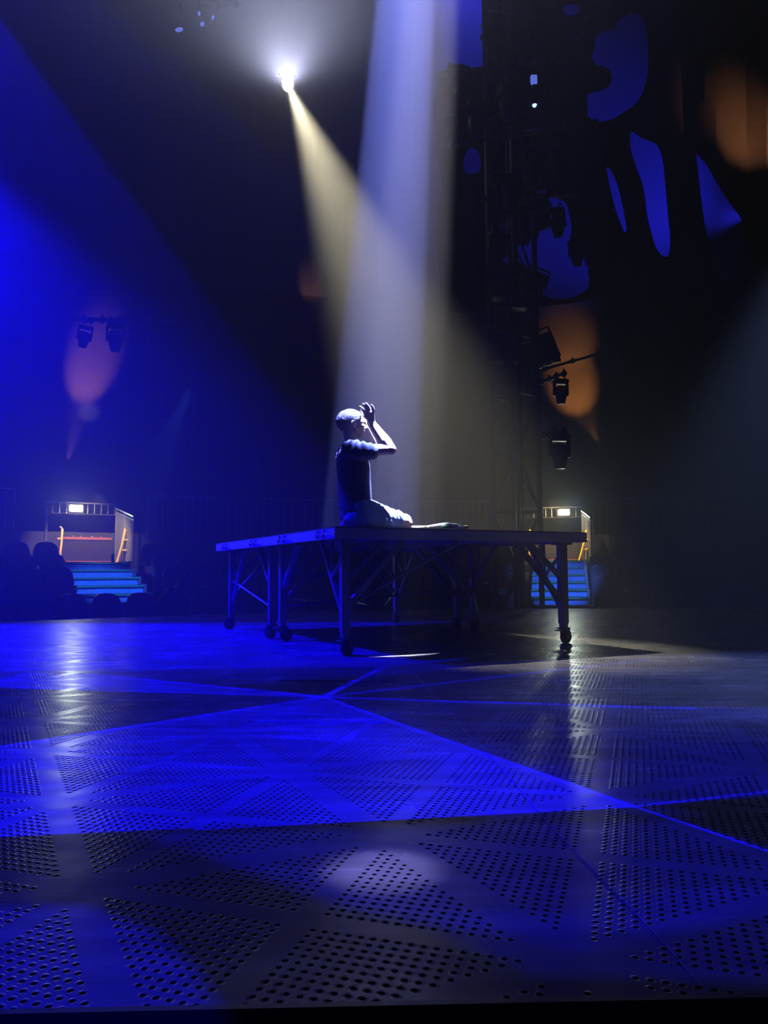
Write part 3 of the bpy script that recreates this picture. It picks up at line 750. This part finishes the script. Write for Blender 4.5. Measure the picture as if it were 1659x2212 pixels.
flood_box(at_y(1082, 616, YT - .72), (.46, .3, .5), (0, -.1, .2), 'wide dark panel lamp higher on the left face of the mast')
flood_box(at_y(1130, 655, YT - .8), (.5, .25, .22), (0, .0, .0), 'low dark panel lamp across the middle of the mast')
# upper lamps on a ring pipe round the mast
for i, (px, py, s, rz, lab) in enumerate([(1150, 440, 1.0, .4, 'dark lamp clustered right of the mast top against the blue canvas'), (1172, 432, .9, 1.2, 'dark lamp just right of the mast, second of the cluster'),
    (1200, 452, .82, .1, 'oval dark lamp hanging alone right of the cluster'), (1128, 455, 1.0, .2, 'dark lamp in front of the upper mast'), (1075, 505, 1.0, .5, 'dark lamp left of the upper mast'),
    (1243, 520, .75, .3, 'small dark lamp at the right rim of the blue canvas patch'), (1095, 380, 1.1, .1, 'dark lamp hanging high left of the mast'), (1150, 330, 1.1, .6, 'dark lamp hanging high over the mast'), (1200, 320, 1.0, .9, 'dark lamp hanging high right of the mast')]):
    head(at_y(px, py, YT - 1.0 + .08 * (i % 3)), lab, (0, .12 * math.sin(i * 2), rz), s, 'lamps around the upper mast')
# rigging pipes overhead
for i, (a, b_, y, lab) in enumerate([((945, 318), (1290, 262), 13.15, 'dark rigging pipe crossing under the upper lamps'), ((1040, 430), (1255, 418), 13.1, 'dark lamp pipe at the height of the clustered lamps'),
     ((940, 165), (1240, 120), 13.1, 'dark rigging pipe high above the mast'), ((1050, 20), (1330, 60), 13.0, 'topmost dark rigging pipe at the upper frame edge')]):
    arm(at_y(*a, y), at_y(*b_, y), lab, .045, 'rigging_pipe', 'rigging pipe', 7)
for i, (px, py, s) in enumerate([(985, 175, 1), (1025, 250, 1.1), (1090, 215, 1), (1120, 100, 1.2), (1180, 60, 1.1), (1160, 215, 1.0), (1230, 120, 1.2), (1270, 75, 1.1), (1060, 90, 1.1), (975, 285, .9)]):
    head(at_y(px, py - 25, 12.9 + .08 * (i % 3)), ['dark lamp left of the mast top', 'dark lamp just left of the mast, lower rigging', 'dark lamp before the mast, lower rigging', 'dark lamp before the mast near the frame top', 'dark lamp right of the mast near the frame top', 'dark lamp right of the mast over the blue spotlight', 'dark lamp in the right rigging, lower of two', 'dark lamp furthest right in the top rigging', 'dark lamp left of the mast near the frame top', 'dark lamp lowest and furthest left in the rigging'][i], (random.uniform(-.3, .3), random.uniform(-.4, .4), random.uniform(0, 3)), s, 'overhead rigging lamps')
# the small blue emitter near the upper right
bl = thing('blue_spotlight', 'tiny bright blue spotlight hanging high above the mast', 'stage light', at_y(1154, 226, 13.0))
b = MB(); b.lathe([(.07, .2), (.09, .15), (.09, 0), (.07, -.02)], (0, 0, 0), 16); b.build('housing', M['black'], bl, smooth=30)
b = MB(); b.ell((0, -.03, -.03), (.04, .04, .035)); b.build('lens', M['bluelens'], bl, smooth=True)
b = MB(); b.bar((0, 0, .2), (0, 0, .5), .03); b.build('bracket', M['steel'], bl)
pt = at_y(1153, 173, 13.0); b = MB(); b.box((0, 0, 0), (.11, .08, .16), bev=.01); o = b.build('light_box', M['dimglow']); o.location = pt; tag(o, 'small pale blue lit box hanging above the blue spotlight', 'light box')

# left lamp group
arm(at_y(160, 690, 15.5), at_y(385, 694, 15.8), 'dark lighting pipe over the left wall glow', .05, 'rigging_pipe', 'rigging pipe', 6)
head(at_y(187, 703, 15.5), 'small dark lamp in front of the pink wall glow at far left', (.3, .1, .6), .78, 'lamps over the left wall glow')
head(at_y(250, 697, 15.5), 'long dark lamp with a white glint right of the pink wall glow', (0, 0, .3), 1.0, 'lamps over the left wall glow')
head(at_y(296, 705, 15.6), 'dark lamp furthest right on the left lighting pipe', (.2, -.3, 1), .95, 'lamps over the left wall glow')
# upper left pipe with four blue lit rigging pieces, their light painted as glow
arm(at_y(330, 22, 15.5), at_y(520, 6, 15.8), 'dark rigging pipe at the top left with small blue glowing pieces', .05, 'rigging_pipe', 'rigging pipe', 5)
for px, py, rx, rz_, tilt, lab in ((387, 64, .085, .05, -.25, 'largest, lowest rigging piece with painted blue light at the top left'), (430, 29, .03, .05, 0, 'upper small rigging piece with painted blue light at the top left'), (437, 52, .045, .055, .5, 'middle rigging piece with painted blue light at the top left'), (460, 38, .03, .05, .3, 'rightmost small rigging piece with painted blue light at the top left')):
    o = thing('lit_rigging_piece', lab, 'stage light', at_y(px, py, 15.4), rot=(0, tilt, 0), group='blue lit pieces at the top left')
    b = MB(); b.ell((0, 0, 0), (rx, .03, rz_)); b.build('lens', M['dimglow'], o, smooth=True)  # glowing surface in place of blue light falling on rigging
    b = MB(); b.tube((0, .02, 0), (0, .25, .03), max(rx, rz_) * .9, max(rx, rz_) * .6, seg=14); b.build('housing', M['black'], o, smooth=30)
    b = MB(); b.bar((0, .12, 0), (0, .12, .28), .02); b.build('bracket', M['steel'], o)

# main spotlight in the picture
LP = at_y(622, 182, 14.2); TGT = PO + Vector((.0, .05, .72))
ld = (TGT - LP).normalized()
ms = thing('followspot', 'brilliant white spotlight glaring high left of the vertical beam', 'stage light', LP)
ms.rotation_mode = 'QUATERNION'; ms.rotation_quaternion = ld.to_track_quat('-Z', 'Y')
b = MB(); b.lathe([(.10, .5), (.15, .45), (.16, .1), (.145, .02)], (0, 0, 0), 22); b.build('housing', M['black'], ms, smooth=30)
b = MB(); b.ell((0, 0, .0), (.105, .13, .02)); b.build('lens', M['spotlens'], ms, smooth=True)
b = MB(); b.bar((-.19, .02, .3), (-.19, .02, .62), .03); b.bar((.19, .02, .3), (.19, .02, .62), .03); b.bar((-.19, .02, .62), (.19, .02, .62), .03); b.build('yoke', M['black'], ms)

# ------------------------------------------------------------------ added stand-in for dark rigging: black cloth before the blue canvas, with ragged openings
def cutout(name, outline, holes, y, label, th=.05):
    V = []; E_ = []
    def addloop(L_):
        s_ = len(V); V.extend(Vector(p) for p in L_); E_.extend((s_ + i, s_ + (i + 1) % len(L_)) for i in range(len(L_)))
    def dense(L_, st=18):
        out = []
        for i in range(len(L_)):
            a = Vector(L_[i]); b = Vector(L_[(i + 1) % len(L_)]); n = max(1, int((b - a).length / st))
            for j in range(n): out.append(a + (b - a) * j / n)
        return out
    def smooth_loop(L_):
        for _ in range(2):
            L_ = [q for i in range(len(L_)) for q in (Vector(L_[i]) * .75 + Vector(L_[(i + 1) % len(L_)]) * .25, Vector(L_[i]) * .25 + Vector(L_[(i + 1) % len(L_)]) * .75)]
        return L_
    O = dense(outline); addloop(O); Hs = [smooth_loop([Vector(p) for p in h]) for h in holes]
    for h in Hs: addloop(h)
    x0 = min(p.x for p in O); x1 = max(p.x for p in O); y0 = min(p.y for p in O); y1 = max(p.y for p in O)
    gx = x0
    while gx < x1:
        gy = y0
        while gy < y1: V.append(Vector((gx + .37, gy + .41))); gy += 26
        gx += 22
    def inside(p, L_):
        c = False; n = len(L_)
        for i in range(n):
            a, b = L_[i], L_[(i + 1) % n]
            if (a[1] > p[1]) != (b[1] > p[1]) and p[0] < (b[0] - a[0]) * (p[1] - a[1]) / (b[1] - a[1]) + a[0]: c = not c
        return c
    vv, ee, ff, *_ = delaunay_2d_cdt([Vector(v) for v in V], E_, [], 0, .01)
    mb = MB(); pos = []
    for v in vv:
        p = at_y(v.x, v.y, y); f = .10 * math.sin(p.x * 5 + .4 * math.sin(p.z)) + .06 * math.sin(p.x * 11 + 1); pos.append(at_y(v.x, v.y, y + f))
    fs = []
    for f in ff:
        c = sum((vv[i] for i in f), Vector((0, 0))) / len(f)
        if inside(c, O) and not any(inside(c, h) for h in Hs): fs.append(list(f))
    mb._add(pos, fs)
    bmesh.ops.delete(mb.bm, geom=[v for v in mb.bm.verts if not v.link_faces], context='VERTS')
    bmesh.ops.recalc_face_normals(mb.bm, faces=mb.bm.faces[:])
    bmesh.ops.solidify(mb.bm, geom=mb.bm.faces[:], thickness=th)
    o = mb.build(name, M['silhouette'], smooth=40); tag(o, label, 'silhouette', 'rigging silhouettes before the canvas'); return o
cutout('rigging_cutout', [(1040, -60), (1262, -60), (1268, 250), (1262, 560), (1288, 648), (1160, 664), (1050, 672), (950, 680), (950, 600), (940, 500), (955, 400), (944, 330), (940, 230), (945, 158), (990, 150), (1050, 160), (1052, 120), (1048, 40)],
      [[(1003, 330), (1020, 316), (1036, 328), (1040, 378), (1000, 376)], [(1156, 410), (1182, 412), (1206, 432), (1226, 436), (1240, 500), (1228, 545), (1262, 548), (1280, 640), (1166, 655), (1140, 560), (1085, 580), (1072, 520), (1095, 470), (1120, 500), (1160, 500)],
       [(1222, 75), (1248, 82), (1252, 105), (1230, 108)], [(1215, 12), (1245, 8), (1256, 25), (1238, 38), (1218, 30)]],
      16.6, 'black rigging silhouette cloth with a large ragged opening behind the mast')
cutout('rigging_cutout', [(1262, -60), (1478, -60), (1500, 300), (1540, 640), (1560, 880), (1420, 900), (1300, 720), (1284, 640), (1262, 540), (1258, 268), (1268, 250)],
      [[(1385, 15), (1402, 100), (1398, 200), (1350, 248), (1300, 268), (1264, 262), (1262, 200), (1315, 196), (1318, 150), (1276, 140), (1278, 85), (1325, 52)],
       [(1358, 275), (1385, 300), (1430, 312), (1440, 440), (1452, 550), (1424, 562), (1400, 480), (1388, 400), (1366, 350)], [(1304, 350), (1328, 378), (1348, 450), (1358, 512), (1338, 490), (1318, 430)], [(1425, 690), (1455, 700), (1462, 760), (1436, 750)]],
      16.4, 'black rigging silhouette cloth with a curved opening and two narrow slits, right of the mast')
cutout('rigging_cutout', [(1478, -60), (1800, -60), (1800, 900), (1560, 880), (1540, 640), (1500, 300)],
      [[(1488, 10), (1580, -5), (1592, 60), (1530, 125), (1500, 95)], [(1486, 306), (1530, 360), (1565, 425), (1612, 485), (1642, 620), (1650, 745), (1602, 720), (1560, 650), (1530, 520)]],
      16.2, 'black rigging silhouette cloth hanging at the right edge with a long slanting opening')

# ------------------------------------------------------------------ small things on the floor
def floorline(p0, p1, w, name, label, cat, material, h=.004):
    a, b_ = at_z(*p0), at_z(*p1); mb = MB(); n = 24
    pts_ = [a + (b_ - a) * i / n + Vector((.006 * math.sin(i * .9), .006 * math.cos(i * .7), h)) for i in range(n + 1)]
    mb.path(pts_, w, 6); o = mb.build(name, material, smooth=True); tag(o, label, cat); return o
floorline((888, 1450), (1512, 2132), .0012, 'cord', 'thin pale cord running diagonally over the floor to the lower right', 'cord', M['pale_line'], .0022)
floorline((600, 1471), (860, 1472), .003, 'glint_strip', 'thin pale strip drawn as a glint across the floor in front of the near platform leg', 'pale_line', M['pale_line'], .003)  # pale strips drawn for short glints on the floor
floorline((560, 1559), (830, 1560), .0016, 'glint_strip', 'thinner pale strip drawn as a glint across the mid floor', 'pale_line', M['pale_line'], .0016)

# ------------------------------------------------------------------ lights
def nt_clear(t):
    for n in list(t.nodes): t.nodes.remove(n)
def spot(name, loc, target, energy, color, angle, blend=.3, size=.05, gobo=None):
    l = bpy.data.lights.new(name, 'SPOT'); l.energy = energy; l.color = color; l.spot_size = math.radians(angle); l.spot_blend = blend; l.shadow_soft_size = size
    o = bpy.data.objects.new(name, l); COL.objects.link(o); o.location = loc
    o.rotation_mode = 'QUATERNION'; o.rotation_quaternion = (Vector(target) - Vector(loc)).to_track_quat('-Z', 'Y')
    if gobo: set_gobo(l, Vector(loc), gobo)
    return o
def set_gobo(l, P, spec):
    """a pattern plate in the lamp: polygons given where the beam meets the stage floor"""
    l.use_nodes = True; t = l.node_tree; nt_clear(t); N, L = t.nodes, t.links
    out = N.new('ShaderNodeOutputLight'); em = N.new('ShaderNodeEmission'); L.new(em.outputs[0], out.inputs[0])
    g = N.new('ShaderNodeNewGeometry'); s = N.new('ShaderNodeSeparateXYZ'); L.new(g.outputs['Incoming'], s.inputs[0])
    def mth(op, a, b=None, clamp=False):
        n = N.new('ShaderNodeMath'); n.operation = op; n.use_clamp = clamp
        for i, v in enumerate((a, b)):
            if v is None: continue
            if isinstance(v, (int, float)): n.inputs[i].default_value = v
            else: L.new(v, n.inputs[i])
        return n.outputs[0]
    k = mth('DIVIDE', -P.z, mth('MINIMUM', s.outputs[2], -.02))
    X = mth('ADD', mth('MULTIPLY', s.outputs[0], k), P.x); Y = mth('ADD', mth('MULTIPLY', s.outputs[1], k), P.y)
    c = N.new('ShaderNodeCombineXYZ'); L.new(X, c.inputs[0]); L.new(Y, c.inputs[1]); c.inputs[2].default_value = 1
    def dot(a, b_, cc):
        n = N.new('ShaderNodeVectorMath'); n.operation = 'DOT_PRODUCT'; L.new(c.outputs[0], n.inputs[0]); n.inputs[1].default_value = (a, b_, cc); return n.outputs['Value']
    total = None
    base = spec.get('base', 0)
    total = base
    for poly in spec['polys']:
        pts_, wgt, soft = poly[0], poly[1], poly[2]
        cen = sum((Vector(p[:2]) for p in pts_), Vector((0, 0))) / len(pts_); mn = None
        for i in range(len(pts_)):
            a, b_ = Vector(pts_[i][:2]), Vector(pts_[(i + 1) % len(pts_)][:2]); e = (b_ - a).normalized(); n_ = Vector((-e.y, e.x))
            if (cen - a).dot(n_) < 0: n_ = -n_
            kk = 1 / soft; v = dot(n_.x * kk, n_.y * kk, -a.dot(n_) * kk)
            mn = v if mn is None else mth('MINIMUM', mn, v)
        v = mth('MULTIPLY', mth('ADD', mn, .5, clamp=True), wgt)
        total = mth('ADD', total, v)
    for (a, b_), wgt, wd in spec.get('lines', []):
        a, b_ = Vector(a[:2]), Vector(b_[:2]); e = (b_ - a).normalized(); n_ = Vector((-e.y, e.x)); Ln = (b_ - a).length
        d = mth('ABSOLUTE', dot(n_.x / wd, n_.y / wd, -a.dot(n_) / wd))
        al = dot(e.x, e.y, -a.dot(e)); en = mth('MULTIPLY', mth('GREATER_THAN', al, 0), mth('LESS_THAN', al, Ln))
        total = mth('ADD', total, mth('MULTIPLY', mth('MULTIPLY', mth('SUBTRACT', 1, d, clamp=True), en), wgt))
    L.new(total, em.inputs['Strength'])
def Fp(*pp): return [at_z(x, y) for x, y in pp]

KEY = Vector((-5.9, 6.9, 9.0))
BLUE = (.003, .0, 1.0)
spot('blue_gobo_light', KEY, (-1.0, 6.5, 0), 24000, BLUE, 62, .25, .02, dict(base=0, polys=[
    (Fp((60, 1452), (200, 1457), (700, 1505), (-60, 1483)), .75, .02),
    (Fp((-200, 1352), (330, 1348), (1000, 1365), (1000, 1425), (830, 1440), (-100, 1452)), .55, .10),
    (Fp((830, 1440), (1900, 1395), (1900, 1560), (720, 1507)), .10, .05),
    ], lines=[(Fp((400, 1408), (610, 1427)), .3, .03), (Fp((0, 1385), (40, 1440)), .3, .03)]))
KEY2 = Vector((-3.0, -2.2, 8.5))
spot('blue_front_light', KEY2, (.3, 2.6, 0), 50000, BLUE, 66, .25, .004, dict(base=.004, polys=[
    (Fp((700, 1505), (1370, 1742), (400, 1790), (-100, 1812), (-200, 1642)), .42, .008),
    (Fp((700, 1505), (1370, 1742), (1100, 1755), (480, 1560)), .14, .25),
    (Fp((720, 1507), (1900, 1535), (1900, 1700), (1370, 1742)), .10, .02),
    (Fp((-200, 1455), (180, 1470), (690, 1506), (-200, 1640)), .08, .03),
    (Fp((-60, 1812), (380, 1800), (1370, 1742), (1659, 1835), (1750, 1950), (1100, 2080), (760, 1960)), .065, .06),
    (Fp((900, 1990), (1700, 1900), (1700, 2120), (1150, 2100)), .03, .05),
    (Fp((-200, 1965), (180, 1955), (330, 2010), (420, 2100), (500, 2220), (-200, 2220)), .09, .04),
    ], lines=[(Fp((700, 1505), (1370, 1742)), .9, .014), (Fp((1370, 1742), (1800, 1885)), .7, .009), (Fp((1370, 1742), (1900, 1683)), .6, .012),
    (Fp((420, 1792), (1370, 1742)), .7, .010), (Fp((0, 1613), (700, 1505)), .9, .026), (Fp((0, 1484), (1500, 1531)), .8, .03), (Fp((700, 1505), (830, 1440)), .9, .03), (Fp((700, 1505), (1400, 1425)), .5, .035), (Fp((180, 1455), (700, 1505)), .8, .035)]))
spot('added_violet_pool', (2.2, 1.2, 9.0), at_z(826, 1880), 5500, (.45, .42, 1.0), 1.8, 1, .02)  # added lamp imitating the overhead beam's reflection in the floor

# big blue wash coming in from the left
spot('blue_wash_left', (-7.6, 11.0, 8.0), (-2.9, 8.3, -1), 26000, BLUE, 52, .9, .04, dict(base=.10, polys=[(Fp((-700, 1350), (1000, 1343), (1460, 1400), (1000, 1446), (500, 1478), (-700, 1500)), .9, .25)]))
# overhead lamp on the person
TOP = Vector((.86, 6.75, 15.0))
spot('white_top_light', TOP, PO + Vector((.05, .09, .3)), 760000, (.21, .26, 1.0), 3.4, .2, .02)
spot('added_white_top', Vector((1.15, 6.9, 15.0)), PO + Vector((.24, .12, .4)), 190000, (.85, .82, 1), 3.7, .5, .02)  # extra lamp added to whiten the person and the prop
# the visible spotlight
spot('spotlight_beam', LP + ld * .06, at_z(1130, 1400), 19000, (1, .93, .62), 12.5, 1, .05)
spot('spotlight_halo', LP + ld * .06, Vector((-1, 0, 12.5)), 2500, (.66, .70, 1.0), 100, 1.0, .05)  # second wide lamp added for the glow round the spotlight
# floods at the tunnels: spill
for p, e in ((fpL, 24), (fpR, 36)):
    spot('flood_spill', p + Vector((0, -.12, 0)), p + Vector((0, -6, 1.2)), e, (.80, 1, .85), 120, 1, .06)
# orange wall washes
def wash(px, py, dy, e, col, ang, off=(0, -2, -1.5), r=20.3):
    e *= 3.6
    # find the wall point
    d = ray(px, py); t = 5.0
    while t < 40:
        p = CAM + d * t
        if (Vector((p.x, p.y)) - SC).length > r: break
        t += .05
    spot('orange_wall_light', p + Vector(off), p + Vector((0, 0, dy)), e, col, ang, .9, .05)
wash(1243, 850, 0, 330, (1, .42, .10), 34, (.1, -1.8, -1.7))
wash(1235, 745, 0, 80, (1, .45, .16), 44, (.1, -1.8, -1.2))
wash(190, 815, 0, 420, (1, .42, .18), 26, (.15, -1.5, -2.4))
wash(183, 890, 0, 24, (.85, .85, 1), 20, (.0, -1.4, -.3))
wash(672, 620, 0, 42, (1, .45, .2), 26, (.35, -.8, -1.7))
spot('orange_wall_light', (8.9, 14.2, 8.6), at_y(1610, 280, 16.2), 1500, (1, .35, .12), 40, 1, .05)
# blue light on the canvas
spot('canvas_blue_light', (8.6, 17.9, 9.0), (5.6, 21.6, 12.2), 2600, (.02, .02, 1), 92, .8, .1)
spot('canvas_blue_light', (2.2, 18.0, 17.0), at_y(1060, 130, 21.6), 1400, (.03, .04, 1), 90, .8, .1)
# small downward beams
spot('small_blue_beam', at_y(1154, 232, 13.0), at_y(1160, 600, 13.0), 260, (.25, .28, 1), 7, .6, .02)
spot('small_left_beam', at_y(250, 775, 15.4), at_y(254, 1100, 15.4), 260, (.25, .3, 1), 8, .6, .02)
# added blue lamps without fixtures, to light the aisle stairs
for Mx, e, q, an in ((MxL, 1, (.35, -2.6, 3.4), 22), (MxR, .42, (.35, -1.7, 1.9), 36)):
    spot('added_stair_light', Mx @ Vector(q), Mx @ Vector((0, 1.2, .4)), 1400 * e, (.05, .20, 1), an, .6, .05)
# added warm lamps before the tunnel mouths, brightening the orange rails
for Mx, y0, zt in ((MxL, yl, ztL), (MxR, yr, ztR)):
    spot('added_rail_light', Mx @ Vector((-.1, y0 - .9, zt + 1.3)), Mx @ Vector((0, y0 + .3, zt + .45)), 190, (1, .74, .34), 75, .5, .05)
# pale light raking the floor on the right
spot('pale_floor_light', (8.5, 12.5, 8.5), at_z(1560, 1462), 4800, (.30, .42, 1), 11, .9, .1)

# ------------------------------------------------------------------ haze in the hall air
w = bpy.data.worlds.new('hall_air'); S.world = w; w.use_nodes = True; t = w.node_tree; nt_clear(t)
o = t.nodes.new('ShaderNodeOutputWorld'); v = t.nodes.new('ShaderNodeVolumeScatter'); b = t.nodes.new('ShaderNodeBackground')
b.inputs[0].default_value = (.02, .02, .06, 1); b.inputs[1].default_value = .02
v.inputs['Color'].default_value = (1, 1, 1, 1); v.inputs['Density'].default_value = .016; v.inputs['Anisotropy'].default_value = .5
t.links.new(v.outputs[0], o.inputs['Volume']); t.links.new(b.outputs[0], o.inputs['Surface'])

S.cycles.use_light_tree = False; S.cycles.volume_bounces = 0; S.cycles.max_bounces = 4; S.cycles.diffuse_bounces = 2; S.cycles.glossy_bounces = 2
S.cycles.transparent_max_bounces = 6; S.cycles.use_denoising = True; S.cycles.use_adaptive_sampling = True; S.cycles.adaptive_threshold = .02
S.cycles.sample_clamp_indirect = 4; S.cycles.caustics_reflective = False; S.cycles.caustics_refractive = False
S.view_settings.view_transform = 'Standard'; S.view_settings.look = 'None'; S.view_settings.gamma = 1; S.view_settings.exposure = 0
